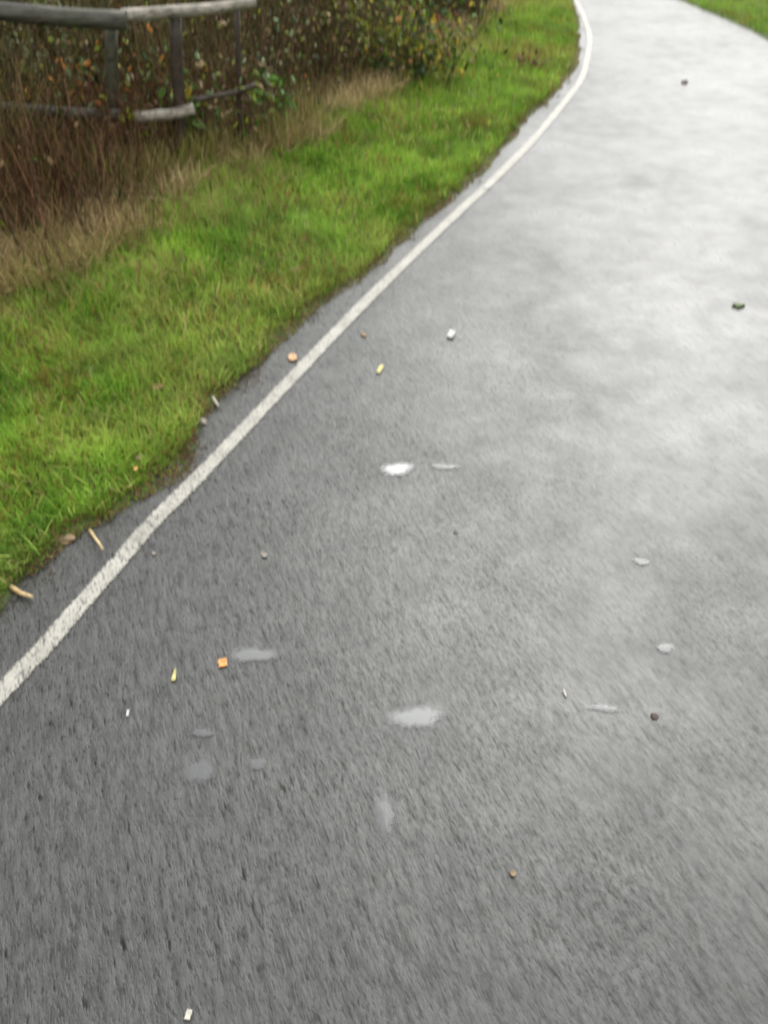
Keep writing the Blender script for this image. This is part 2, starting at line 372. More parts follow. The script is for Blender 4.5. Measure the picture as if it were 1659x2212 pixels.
verge_poly = [tuple(p) for p in EDGE[EDGE[:, 1] > .2][::2]] + [(.5, 16), (-3, 16), (-4.5, 9), (-4.6, 2.4), (-2.2, .6)]
def edge_ragged(x, y, pts=EDGE):
    return dist_line(x, y, pts[::3]) - .07 * (vnoise(x, y, .10, 31) - .4) - .11 * (vnoise(x, y, .28, 32) - .5)
SPOTS = [(*G(640, 575, .05), .22, .45), (*G(1140, 115, .05), .38, .5), (*G(890, 275, .05), .35, .25), (*G(1030, 250, .05), .3, .25), (*G(960, 430, .05), .22, .25), (*G(450, 700, .05), .3, .15), (*G(60, 730, .05), .3, .15)]
def grass_tints(x, y, n):
    g1, g2, ol, br = (.090, .205, .018), (.31, .50, .065), (.42, .42, .12), (.26, .145, .045)
    t = np.clip(1.0 * (vnoise(x, y, .4, 11) - .5) + .7 * (vnoise(x, y, .11, 10) - .5) + .5 + rng.normal(0, .26, n), 0, 1); c = mixc(g1, g2, t)
    yel = np.clip((vnoise(x, y, .9, 12) * .6 + vnoise(x, y, .25, 13) * .4 - .52) * 4, 0, 1) * rng.uniform(0, 1, n)
    c = c * (1 - yel[:, None]) + np.array(ol) * yel[:, None]
    spot = np.zeros(n)
    for (sx_, sy_, sr_, a_) in SPOTS: spot = np.maximum(spot, .7 * a_ * np.clip(1.4 - np.hypot((x - sx_), (y - sy_) * .7) / sr_, 0, 1) * (.4 + vnoise(x, y, .08, 19)))
    k = rng.uniform(size=n) < .07 + .22 * np.clip((vnoise(x, y, .35, 14) - .60) * 5, 0, 1) + spot
    c[k] = np.array(br) * rng.uniform(.6, 1.5, (k.sum(), 1))
    k = rng.uniform(size=n) < .02; c[k] = np.array((.36, .30, .14))
    blu = np.clip((vnoise(x, y, .6, 15) - .66) * 6, 0, 1) * .25
    c = c * (1 - blu[:, None]) + np.array((.05, .13, .045)) * blu[:, None]
    return c
n = 300000
x, y = scatter(verge_poly, n); ed = edge_ragged(x, y); keep = (ed > 0); x, y, ed = x[keep], y[keep], ed[keep]
keep = ~(in_poly(x, y, thick_poly) & (dist_line(x, y, TH) > .5 * rng.uniform(0.2, 1, len(x)))) ; x, y, ed = x[keep], y[keep], ed[keep]
n = len(x); z, dd = verge_height(x, y); c = grass_tints(x, y, n)
near = np.clip(1 - ed / .05, 0, 1) * (rng.uniform(size=n) < .45)       # browned-off fringe at the asphalt
c = c * (1 - .75 * near[:, None]) + np.array((.20, .125, .05)) * .75 * near[:, None]
dth = dist_line(x, y, TH); tuft = np.clip(1 - dth / np.where(x < -.6, 1.0, .6), 0, 1)
dryc = (rng.uniform(size=n) < .6 * tuft * (vnoise(x, y, .35, 17) > .38)); c[dryc] = mixc((.24, .22, .06), (.46, .36, .17), rng.uniform(size=dryc.sum()))
h = (.032 + .030 * vnoise(x, y, .3, 16) + .050 * vnoise(x, y, .09, 18) + .06 * tuft) * rng.uniform(.55, 1.3, n) * np.clip(.75 + ed * 3, .75, 1)
lean = np.clip(rng.normal(.55, .3, n), 0, 1.3)
blades("grass", x, y, z, h, rng.uniform(.003, .0065, n) * (1 + .10 * np.hypot(x, y)), lean, c, M_GRASS, kind="stuff",
       label="short green grass of the verge left of the path", category="grass")

# longer, paler blades standing above the sward
sel = rng.uniform(size=len(x)) < .085 * (.4 + 1.2 * vnoise(x, y, .12, 81)); xs, ys, zs = x[sel], y[sel], z[sel]; n = len(xs)
c = mixc((.16, .30, .03), (.46, .58, .13), rng.uniform(size=n)); k = rng.uniform(size=n) < .12; c[k] = mixc((.34, .26, .10), (.55, .46, .22), rng.uniform(size=k.sum()))
blades("grass", xs, ys, zs, rng.uniform(.05, .105, n), rng.uniform(.004, .008, n) * (1 + .08 * np.hypot(xs, ys)), np.clip(rng.normal(.6, .3, n), 0, 1.3), c, M_GRASS, segs=3, kind="stuff",
       label="longer pale blades standing above the short verge grass", category="grass")
# stunted fringe creeping over the asphalt edge, and crumbs of soil and leaf caught in it
vis = EDGE[(EDGE[:, 1] > .6) & (EDGE[:, 1] < 14)]
def strip(n, lo, hi):
    u = rng.uniform(0, 1, n) ** 1.5 * (len(vis) - 1.01); i = u.astype(int); f = (u - i)[:, None]
    P = vis[i] * (1 - f) + vis[i + 1] * f; g = np.gradient(vis, axis=0); g /= np.linalg.norm(g, axis=1)[:, None]
    o = rng.uniform(lo, hi, n); return P[:, 0] - g[i, 1] * o, P[:, 1] + g[i, 0] * o, o
x, y, o = strip(46000, -.07, .10)
keep = o > -.065 + .09 * vnoise(x, y, .13, 51) * vnoise(x, y, .4, 52) * 1.3; x, y, o = x[keep], y[keep], o[keep]; n = len(x)
c = grass_tints(x, y, n); k = rng.uniform(size=n) < np.clip(.55 - o * 5, .15, .7); c[k] = mixc((.10, .065, .03), (.33, .22, .10), rng.uniform(size=k.sum()))
blades("grass", x, y, np.full(n, 0.0) + .012 * (o > .02), rng.uniform(.015, .05, n) * np.clip(.6 + o * 5, .45, 1.1), rng.uniform(.0025, .006, n), np.clip(rng.normal(.8, .35, n), .1, 1.5), c, M_GRASS, kind="stuff",
       label="ragged browned fringe of the verge creeping over the asphalt edge", category="grass")
x, y, o = strip(9000, -.09, .05); keep = vnoise(x, y, .16, 53) > .45 + .25 * (o < -.03); x, y = x[keep], y[keep]; n = len(x)
c = mixc((.06, .04, .02), (.26, .19, .11), rng.uniform(size=n) ** 1.4)
blades("edge_litter", x, y, np.full(n, .003), rng.uniform(.004, .012, n), rng.uniform(.004, .010, n), np.full(n, 1.2), c, M_DRY, kind="stuff",
       label="brown crumbs of soil and leaf litter along the asphalt edge", category="litter")

# the right-hand verge beyond the bend
rv_poly = [tuple(p) for p in RIGHT[RIGHT[:, 1] > 5]] + [(4, 19), (8, 16), (8, 6)]
n = 90000; x, y = scatter(rv_poly, n); ed = dist_line(x, y, RIGHT) + .05 * (vnoise(x, y, .2, 3) - .5); keep = (ed > .02) & (ed < 2.6); x, y = x[keep], y[keep]; n = len(x)
z, _ = verge_height(x, y); c = grass_tints(x, y, n) * .9; h = rng.uniform(.04, .10, n)
blades("grass", x, y, z, h, rng.uniform(.006, .011, n), np.clip(rng.normal(.5, .3, n), 0, 1.2), c, M_GRASS, kind="stuff",
       label="green grass verge right of the path beyond the bend", category="grass")

# tan dead grass along the thicket foot
def band(n, lo, hi, px_lo=None, px_hi=None):
    m = int(n * 1.0); s = rng.uniform(0, 1, m); P = TH; L = np.r_[0, np.cumsum(np.linalg.norm(np.diff(P, axis=0), axis=1))]
    u = s * L[-1]; bx = np.interp(u, L, P[:, 0]); by = np.interp(u, L, P[:, 1])
    g = np.gradient(P, axis=0); g /= np.linalg.norm(g, axis=1)[:, None]
    gx = np.interp(u, L, -g[:, 1]); gy = np.interp(u, L, g[:, 0]); o = rng.uniform(lo, hi, m)
    return bx + gx * o, by + gy * o, o, bx
x, y, o, bx = band(130000, -.35, 1.6); keep = (y > 1) & (y < 14) & (dist_line(x, y, EDGE[::4]) > .5); x, y, o = x[keep], y[keep], o[keep]
keep = rng.uniform(size=len(x)) < np.clip((vnoise(x, y, .3, 21) * 1.3) * np.clip((o + .25) * 3, .1, 1), 0, 1); x, y, o = x[keep], y[keep], o[keep]
n = len(x); z, _ = verge_height(x, y)
c = mixc((.10, .070, .025), (.46, .33, .15), np.clip(vnoise(x, y, .4, 22) * .7 + rng.normal(.1, .22, n), 0, 1))
g = rng.uniform(size=n) < .42; c[g] = mixc((.07, .13, .012), (.21, .24, .04), rng.uniform(size=g.sum()))
h = rng.uniform(.10, .30, n) * np.clip(.5 + o, .45, 1)
blades("dead_grass", x, y, z, h, rng.uniform(.004, .008, n), np.clip(rng.normal(.5, .35, n), 0, 1.3), c, M_DRY, segs=3, kind="stuff",
       label="tangled tan dead grass at the foot of the thicket", category="dead grass")

def stems_mesh(name, x, y, z, h, rad, lean, tint, mat, segs=4, az=None, wob=.12, parent=None, **props):
    """thin bent stems, three-sided"""
    n = len(x); la = rng.uniform(0, 2 * np.pi, n) if az is None else az
    V = np.zeros((n, segs + 1, 3, 3), np.float32); cxk = np.array(x, float); cyk = np.array(y, float)
    wx = rng.normal(0, wob, (segs + 1, n)); wy = rng.normal(0, wob, (segs + 1, n))
    for k in range(segs + 1):
        t = k / segs
        px = x + np.cos(la) * lean * h * t ** 1.5 + wx[k] * h * .25 * t; py = y + np.sin(la) * lean * h * t ** 1.5 + wy[k] * h * .25 * t
        pz = z + h * t * (1 - .2 * lean * t); r = rad * (1 - .75 * t)
        for j in range(3):
            a = 2 * np.pi * j / 3
            V[:, k, j, 0] = px + np.cos(a) * r; V[:, k, j, 1] = py + np.sin(a) * r; V[:, k, j, 2] = pz
    q = []
    for k in range(segs):
        for j in range(3):
            q.append((k * 3 + j, k * 3 + (j + 1) % 3, (k + 1) * 3 + (j + 1) % 3, (k + 1) * 3 + j))
    pv = (segs + 1) * 3; Fc = (np.arange(n)[:, None, None] * pv + np.array(q)[None]).reshape(-1, 4)
    return mesh_np(name, V.reshape(-1, 3), Fc, mat, tint=np.repeat(tint, pv, 0), parent=parent, **props), V.mean(2)

# rough tan and olive growth round the feet of the fence posts
fp = [G(a, b, .07) for a, b in [(215, 455), (330, 440), (420, 392), (640, 345), (700, 290), (640, 270), (400, 320), (215, 350)]]
n = 9000; x, y = scatter(fp, n, 0); keep = vnoise(x, y, .15, 65) > .22; x, y = x[keep], y[keep]; n = len(x); z, _ = verge_height(x, y)
c = mixc((.13, .09, .035), (.50, .37, .19), rng.uniform(size=n)); g = rng.uniform(size=n) < .4; c[g] = mixc((.10, .15, .02), (.28, .33, .06), rng.uniform(size=g.sum()))
blades("dead_grass", x, y, z, rng.uniform(.12, .36, n), rng.uniform(.004, .008, n), np.clip(rng.normal(.45, .3, n), 0, 1.2), c, M_DRY, segs=3, kind="stuff",
       label="rough tan and olive grass hiding the feet of the fence posts", category="dead grass")
# pale bleached tussocks spilling from the thicket onto the verge
x, y, o, bx = band(60000, -.18, .55); keep = (y > 1) & (y < 11) & (x > -2.6) & (vnoise(x, y, .35, 61) + .5 * vnoise(x, y, .12, 62) > .72); x, y, o = x[keep], y[keep], o[keep]; n = len(x); z, _ = verge_height(x, y)
c = mixc((.20, .15, .06), (.60, .46, .26), rng.uniform(size=n))
blades("dead_grass", x, y, z, rng.uniform(.09, .24, n), rng.uniform(.005, .009, n), np.clip(rng.normal(.7, .35, n), 0, 1.4), c, M_DRY, segs=3, kind="stuff",
       label="pale straw coloured tussocks spilling onto the green verge", category="dead grass")

# dense dark maroon stems, left of the fence bend and in front of it
DS_PX = [(-150, 640), (0, 575), (110, 560), (220, 525), (300, 450), (385, 395), (480, 345), (480, 300), (-150, 300)]
ds_poly = [G(a, b, .07) for a, b in DS_PX]
n = 13000; x, y = scatter(ds_poly, n, 0); fd = dist_line(x, y, [G(a, b, .07) for a, b in DS_PX[:7]]); keep = (rng.uniform(size=n) < np.clip((fd / .9) ** 1.5, .06, 1) * (.35 + vnoise(x, y, .25, 41))); x, y = x[keep], y[keep]; n = len(x); z, _ = verge_height(x, y)
c = mixc((.035, .016, .009), (.30, .14, .075), rng.uniform(size=n) ** 1.5)
k = rng.uniform(size=n) < .13; c[k] = (.24, .165, .085)
stems_mesh("dead_stems", x, y, z, rng.uniform(.20, .55, n), rng.uniform(.002, .0055, n), np.clip(rng.normal(.35, .2, n), 0, .9), c, M_BARK,
           kind="stuff", label="dense maroon brown dead stems in front of the fence", category="dead stems")
fl = [G(a, b, .07) for a, b in [(-120, 690), (60, 650), (220, 600), (330, 520), (400, 420), (300, 450), (110, 540), (-120, 590)]]
n = 210; x, y = scatter(fl, n, 0); z, _ = verge_height(x, y)
stems_mesh("dead_stems", x, y, z, rng.uniform(.18, .42, n), rng.uniform(.002, .0045, n), np.clip(rng.normal(.3, .2, n), 0, .8), mixc((.02, .011, .007), (.30, .19, .10), rng.uniform(size=n) ** 1.6), M_BARK, segs=5, wob=.35,
           kind="stuff", label="sparse thin brown stems coming down over the green grass", category="dead stems")
n = 5200; x, y = scatter(fl, n, 0); keep = vnoise(x, y, .2, 66) > .42; x, y = x[keep], y[keep]; n = len(x); z, _ = verge_height(x, y)
blades("dead_grass", x, y, z, rng.uniform(.08, .22, n), rng.uniform(.004, .007, n), np.clip(rng.normal(.6, .3, n), 0, 1.3), mixc((.16, .13, .04), (.48, .38, .18), rng.uniform(size=n)), M_DRY, segs=3, kind="stuff",
       label="olive and tan dead grass under the sparse brown stems", category="dead grass")
fs = [G(a, b, .07) for a, b in [(-120, 620), (60, 590), (200, 545), (300, 470), (400, 405), (470, 360), (250, 350), (-120, 380)]]
n = 380; x, y = scatter(fs, n, 0); z, _ = verge_height(x, y)
stems_mesh("dead_stems", x, y, z, rng.uniform(.30, .72, n), rng.uniform(.003, .006, n), np.clip(rng.normal(.25, .15, n), 0, .6), mixc((.016, .009, .006), (.22, .13, .07), rng.uniform(size=n) ** 1.8), M_BARK, segs=6, wob=.3,
           kind="stuff", label="taller dark bare stems standing over the tan grass left of the fence", category="dead stems")
# the brown twiggy mass behind the fence, up to the bend of the path
n = 15000
x, y, o, bx = band(n, .12, 1.9); keep = (y > 2) & (dist_line(x, y, EDGE[::4]) > .8); x, y, o = x[keep], y[keep], o[keep]; n = len(x); z, _ = verge_height(x, y)
c = mixc((.028, .020, .010), (.34, .24, .12), rng.uniform(size=n) ** 1.7)
k = rng.uniform(size=n) < .22; c[k] = mixc((.08, .10, .02), (.20, .20, .05), rng.uniform(size=k.sum()))
stems_mesh("hedge_twigs", x, y, z, np.clip(.20 + .9 * o, .25, 1.7) * rng.uniform(.5, 1.1, n), rng.uniform(.002, .0055, n), np.clip(rng.normal(.4, .25, n), 0, 1), c, M_BARK, segs=5,
           kind="stuff", label="brown twiggy undergrowth of the hedge behind the fence", category="undergrowth")

# ------------------------------------------------------------------ shrubs
def leaf_mesh(name, P, size, tint, parent, mat=M_LEAF, aspect=.55, droop=.5, fold=.25, **props):
    """ovate folded leaves: 8 verts each"""
    n = len(P); u = rng.normal(size=(n, 3)); u[:, 2] = u[:, 2] * .5 - droop; u /= np.linalg.norm(u, axis=1)[:, None]
    v = np.cross(u, rng.normal(size=(n, 3)) * .6 + np.array((0, -.3, 1.0))); v /= np.linalg.norm(v, axis=1)[:, None]; w_ = np.cross(u, v)
    s = size[:, None] if hasattr(size, '__len__') else np.full((n, 1), size)
    prof = [(0, 0), (.25, .8), (.55, 1), (.82, .55), (1, 0)]
    V = np.zeros((n, 11, 3)); k = 0; idx = {}
    for i, (t, ww) in enumerate(prof):
        c = P + u * s * t + w_ * s * (.22 * t * t)
        V[:, k] = c; idx[(i, 0)] = k; k += 1
        if 0 < i < 4:
            for sgn in (-1, 1):
                V[:, k] = c + v * s * aspect * .5 * ww * sgn + w_ * s * fold * .4 * ww; idx[(i, sgn)] = k; k += 1
    tri = []
    for sgn in (-1, 1):
        tri.append((idx[0, 0], idx[1, 0], idx[1, sgn]))
        for i in (1, 2):
            tri += [(idx[i, 0], idx[i + 1, 0], idx[i + 1, sgn]), (idx[i, 0], idx[i + 1, sgn], idx[i, sgn])]
        tri.append((idx[3, 0], idx[4, 0], idx[3, sgn]))
    Fc = (np.arange(n)[:, None, None] * 11 + np.array(tri)[None]).reshape(-1, 3)
    return mesh_np(name, V.reshape(-1, 3), Fc, mat, tint=np.repeat(tint, 11, 0), parent=parent, **props)
def pick(pal, n):
    pal = [(np.array(c), w_) for c, w_ in pal]; ws = np.array([w_ for _, w_ in pal]); ch = rng.choice(len(pal), n, p=ws / ws.sum())
    C = np.array([c for c, _ in pal])[ch]; return C * rng.uniform(.7, 1.3, (n, 1))
DG, MG, YG, YE, OR, RD, BR, PG, TN = (.018, .045, .008), (.055, .13, .012), (.20, .25, .02), (.50, .38, .03), (.55, .22, .04), (.26, .07, .05), (.11, .060, .025), (.17, .24, .10), (.36, .26, .13)
def shrub(name, label, category, base, rx, ry, height, nst, nlf, lsize, pal, bark=((.04, .025, .016), (.12, .08, .05)), rad=.006, zlo=.15, **kw):
    bx, by = base; z0 = float(verge_height(np.array([bx]), np.array([by]))[0][0])
    root = empty(name, (bx, by, z0), label=label, category=category, **kw)
    x = rng.normal(0, rx * .35, nst); y = rng.normal(0, ry * .35, nst)
    az = np.arctan2(y, x) + rng.normal(0, .5, nst)
    _, ctr = stems_mesh("branches", x, y, np.full(nst, -.04), height * rng.uniform(.55, 1.05, nst), rad * rng.uniform(.5, 1.2, nst), rng.uniform(.1, .6, nst) * min(1, rx / height * 1.4),
                        mixc(*bark, rng.uniform(size=nst)), M_BARK, segs=6, az=az, wob=.25, parent=root)
    si = rng.integers(0, nst, nlf); tk = rng.uniform(zlo, 1, nlf) * 6; k0_ = np.minimum(tk.astype(int), 5); f = (tk - k0_)[:, None]
    P = ctr[si, k0_] * (1 - f) + ctr[si, k0_ + 1] * f + rng.normal(0, 1, (nlf, 3)) * np.array((rx, ry, height * .5)) * .10
    P[:, 2] = np.maximum(P[:, 2], .02)
    leaf_mesh("foliage", P, lsize * rng.uniform(.5, 1.25, nlf), pick(pal, nlf), root)
    return root

def base_at(px, py): return G(px, py, .07)
# leaves caught all through the undergrowth
x, y, o, bx = band(16000, .0, 1.5); keep = (y > 2) & ((o > .95) | (x > -.75) | (rng.uniform(size=len(x)) < .12)) & (dist_line(x, y, EDGE[::4]) > .8) & (vnoise(x, y, .5, 71) > .25); x, y, o = x[keep], y[keep], o[keep]; n = len(x); z, _ = verge_height(x, y)
leaf_mesh("hedge_leaves", np.stack([x, y, z + np.clip(.12 + .75 * o, .1, 1.4) * rng.uniform(.1, 1.05, n)], 1), rng.uniform(.02, .055, n),
          pick([(BR, 4), (TN, 2.5), (DG, 3), (MG, 2), (YG, 2), (PG, 1.2), (OR, .5), (RD, .5)], n), None, kind="stuff",
          label="brown and olive leaves caught through the hedge undergrowth", category="leaves")
# what the photograph shows behind and between the rails
shrub("bramble_bush", "bramble with orange and copper leaves under the left fence rail", "bramble", base_at(120, 352), .42, .3, .80, 60, 620, .062,
      [(OR, 3), (YE, 1), (DG, 2.0), (PG, 2.2), (BR, 2.5), (MG, 1.5)])
shrub("bramble_bush", "dark green bramble behind the fence at the left edge", "bramble", base_at(-40, 300), .6, .45, 1.3, 70, 1500, .06,
      [(DG, 5), (MG, 2), (PG, 1), (BR, 2)])
shrub("bramble_bush", "olive and rust leaved bramble behind the fence corner post", "bramble", base_at(300, 325), .42, .35, .95, 70, 700, .05,
      [(BR, 3), (PG, 2.0), (OR, .8), (YG, 1.5), (DG, 3)])
shrub("bramble_bush", "sparse bramble with small pale leaves beyond the right fence post", "bramble", base_at(560, 292), .45, .35, 1.0, 80, 520, .042,
      [(BR, 3), (PG, 1.5), (TN, 1.5), (YG, 1), (DG, 2)])
shrub("hedge_shrub", "brown twiggy shrub with few leaves between bramble and yellow shrub", "shrub", base_at(690, 205), .55, .45, 1.05, 130, 600, .04,
      [(BR, 4), (TN, 1.5), (YG, 1), (DG, 1)])
shrub("hedge_shrub", "shrub with yellow and olive green autumn leaves over the grass", "shrub", base_at(862, 172), .80, .5, .80, 95, 1900, .056,
      [(YG, 7), (YE, 1.8), (OR, .3), (DG, 3), (MG, 4), (TN, 1.2), (RD, .3), (BR, .6)])
shrub("hedge_shrub", "bare brown shrub at the far end of the hedge near the bend", "shrub", base_at(995, 45), .55, .45, 1.0, 150, 420, .04,
      [(BR, 4), (RD, .7), (TN, 1), (YG, .6)], bark=((.05, .03, .022), (.15, .09, .06)))
shrub("hedge_shrub", "golden leaved shrub at the top of the hedge behind the yellow shrub", "shrub", base_at(900, 40), .6, .5, 1.1, 70, 900, .055,
      [(YE, 1.0), (YG, 4), (BR, 2), (DG, 2.5), (OR, .3)])
shrub("low_plant", "dark green low plant on the grass under the yellow shrub", "plant", base_at(850, 190), .20, .14, .26, 30, 260, .07, [(DG, 3), (MG, 3), ((.03, .08, .03), 2)])
# taller hedge behind, mostly above the frame
for i, (hx, hy, lab) in enumerate([(-3.6, 6.2, "tall dark hedge bush behind the left rail"), (-2.3, 7.1, "tall dark hedge bush behind the fence corner"),
                                   (-1.0, 8.3, "tall dark hedge bush behind the right rail end"), (.15, 10.0, "tall dark hedge bush behind the bare brown shrub")]):
    shrub("hedge_bush", lab, "hedge bush", (hx, hy), 1.0, .7, 1.55, 70, 1700, .075, [(DG, 5), (MG, 2), (BR, 2), (YG, .7)], rad=.012)

shrub("dock_plant", "withered brown dock standing in the grass before the bend", "dock", base_at(1145, 135), .16, .12, .24, 16, 70, .05, [(BR, 4), (RD, 1), (TN, 2)], bark=((.07, .035, .02), (.16, .08, .05)))
shrub("bramble_bush", "thin reddish bramble growing in front of the lower rail at the bend", "bramble", base_at(215, 400), .34, .10, .62, 90, 260, .05, [(BR, 4), (RD, 1), (YG, 1.5), (OR, .6), (DG, 2)], bark=((.05, .02, .015), (.20, .08, .05)), rad=.005)
shrub("bramble_bush", "olive and brown bramble in front of the thin right fence post", "bramble", base_at(500, 352), .34, .10, .72, 90, 420, .055, [(BR, 4), (PG, 1.5), (YG, 2), (TN, 1.5), (MG, 2.5)], bark=((.05, .03, .018), (.22, .14, .08)), rad=.005)
shrub("bramble_bush", "sparse brown bramble in front of the grey green corner post", "bramble", base_at(290, 385), .26, .08, .70, 75, 240, .05, [(BR, 3), (YG, 1.5), (DG, 2), (PG, 1)], bark=((.05, .025, .018), (.20, .11, .06)), rad=.005)
# two broad leaved sprigs by the lower rail
def sprig(label, base, ztop, leaves, col, size, stem_to=None):
    bx, by = base; z0 = float(verge_height(np.array([bx]), np.array([by]))[0][0])
    root = empty("leafy_plant", (bx, by, z0), label=label, category="plant")
    n = 9; x = rng.normal(0, .03, n); y = rng.normal(0, .03, n)
    _, ctr = stems_mesh("stem", x, y, np.full(n, -.03), ztop * rng.uniform(.7, 1.05, n), np.full(n, .004), rng.uniform(.1, .38, n), mixc((.05, .035, .02), (.06, .09, .02), rng.uniform(size=n)), M_BARK, segs=6, parent=root)
    si = rng.integers(0, n, leaves); tk = rng.uniform(.55, 1, leaves) * 6; k0_ = np.minimum(tk.astype(int), 5)
    leaf_mesh("foliage", ctr[si, k0_] + rng.normal(0, .025, (leaves, 3)), size * rng.uniform(.6, 1.15, leaves), pick(col, leaves), root, aspect=.75)
    return root
sprig("leafy plant with broad green leaves and one yellow edged leaf by the post", base_at(436, 352), .66, 34, [((.09, .20, .02), 5), ((.17, .30, .07), 3), (YE, .8)], .10)
sprig("glossy green leaved plant standing right of the fence on a dark stem", base_at(588, 330), .66, 38, [((.08, .18, .02), 4), ((.24, .34, .16), 1.5), (MG, 3)], .08)
# fallen dark cane leaning out onto the grass
def tube(name, pts, r0, r1, mat, parent=None, sides=10, tint=None, rough_=0.0, **props):
    P = np.array(pts, float); n = len(P); T_ = np.gradient(P, axis=0); T_ /= np.linalg.norm(T_, axis=1)[:, None]
    up = np.array((0, 0, 1.)) if abs(T_[0, 2]) < .9 else np.array((1., 0, 0)); V = []
    for i in range(n):
        a = np.cross(T_[i], up); a /= np.linalg.norm(a); b = np.cross(a, T_[i]); r = r0 + (r1 - r0) * i / (n - 1)
        for j in range(sides):
            th = 2 * math.pi * j / sides; rr = r * (1 + rough_ * (float(vnoise(i * .37 + math.cos(th), math.sin(th) * 1.3 + i * .11, .6, 5)) - .5))
            V.append(P[i] + (a * math.cos(th) + b * math.sin(th)) * rr)
    Fc = []
    for i in range(n - 1):
        for j in range(sides):
            Fc.append((i * sides + j, i * sides + (j + 1) % sides, (i + 1) * sides + (j + 1) % sides, (i + 1) * sides + j))
    m = len(V); V += [P[0], P[-1]]
    for j in range(sides):
        Fc.append((j, m, m, (j + 1) % sides)) ; Fc.append(((n - 1) * sides + j, (n - 1) * sides + (j + 1) % sides, m + 1, m + 1))
    me = bpy.data.meshes.new(name)
    Fc = [tuple(dict.fromkeys(f)) for f in Fc]
    me.from_pydata([tuple(v) for v in V], [], Fc); me.update()
    for p in me.polygons: p.use_smooth = len(p.vertices) == 4
    if tint is not None:
        a = me.color_attributes.new("tint", 'FLOAT_COLOR', 'POINT'); a.data.foreach_set("color", np.tile(np.array((*tint, 1), np.float32), len(V)))
    me.materials.append(mat)
    return link(bpy.data.objects.new(name, me), parent, **props)
def P3(px, py, z): g = G(px, py, z); return (g[0], g[1], z)
tube("fallen_cane", [P3(575, 258, .30), P3(592, 285, .20), P3(607, 308, .12), P3(622, 330, .06)], .006, .004, M_BARK, sides=6, tint=(.03, .02, .014),
     label="dark bare cane slanting from the glossy plant down to the grass", category="cane")
tube("upright_stalk", [P3(459, 450, .07), P3(457, 415, .16), P3(453, 390, .24)], .004, .003, M_BARK, sides=6, tint=(.03, .024, .016),
     label="thin dark stalk standing alone in the bright grass", category="stalk")

# ------------------------------------------------------------------ fence
pc = base_at(385, 398)                                            # foot of the main post
D = pc[1]
def on_ray(px, py, Y):                                            # point seen at (px,py) whose distance ahead is Y
    x = (px - 829.5) / FPX; y = -(py - 1106) / FPX
    dy = math.cos(PITCH) + y * math.sin(PITCH); dz = -math.sin(PITCH) + y * math.cos(PITCH); t = Y / dy
    return np.array((x * t, Y, CAM_H + dz * t))
jt = on_ray(262, 44, D + .02)
fence = empty("post_and_rail_fence", (pc[0], D, .07), label="low weathered round rail fence with two rails and a bend", category="fence")
OFFS = np.array((pc[0], D, .07))
def rail(p0, p1, r0, r1, mat, label=None, sag=.01):
    p0, p1 = np.array(p0), np.array(p1); pts = []
    for i in range(15):
        t = i / 14; p = p0 * (1 - t) + p1 * t; p[2] += sag * math.sin(math.pi * t) * -1 + .002 * math.sin(t * 9 + p0[0]); p[1] += .002 * math.sin(t * 7)
        pts.append(p - OFFS)
    o = tube("rail", pts, r0, r1, mat, fence, sides=14, rough_=.10)
    if label: o["label"] = label
    return o
rail(on_ray(-330, -8, D - .15), on_ray(274, 45, D - .02), .046, .050, M_RAIL_DARK, "dark mossy top rail left of the bend")
rail(on_ray(263, 33, D + .03), on_ray(552, 4, D + .30), .036, .027, M_RAIL_PALE, "pale grey weathered top rail right of the bend")
rail(on_ray(-330, 205, D - .15), on_ray(268, 250, D + .05), .034, .034, M_RAIL_DARK, "dark lower rail left of the bend")
rail(on_ray(290, 253, D + .0), on_ray(420, 235, D + .10), .032, .030, M_RAIL_PALE, "pale stub of the lower rail right of the bend")
rail(on_ray(420, 216, D + .14), on_ray(552, 184, D + .36), .016, .012, M_POST, "thin lower rail running on behind the plants")
def post(px_t, py_t, px_b, Y, r, mat, label=None):
    top = on_ray(px_t, py_t, Y); bot = on_ray(px_b, 300, Y); k = (top[2] - (-.05)) / (top[2] - bot[2]); bot = top + (bot - top) * k; pts = []
    for i in range(8):
        t = i / 7; pts.append(bot * (1 - t) + top * t - OFFS + np.array((.004 * math.sin(i * 2), 0, 0)))
    o = tube("post", pts, r, r * .93, mat, fence, sides=12, rough_=.15)
    if label: o["label"] = label
post(378, 36, 390, D + .16, .040, M_POST, "dark brown fence post")
post(240, 52, 246, D + .12, .040, M_POST_GREY, "grey green post at the bend")
post(512, 16, 520, D + .36, .018, M_POST, "thin post at the right end of the fence")
post(-120, 15, -112, D - .03, .036, M_POST)

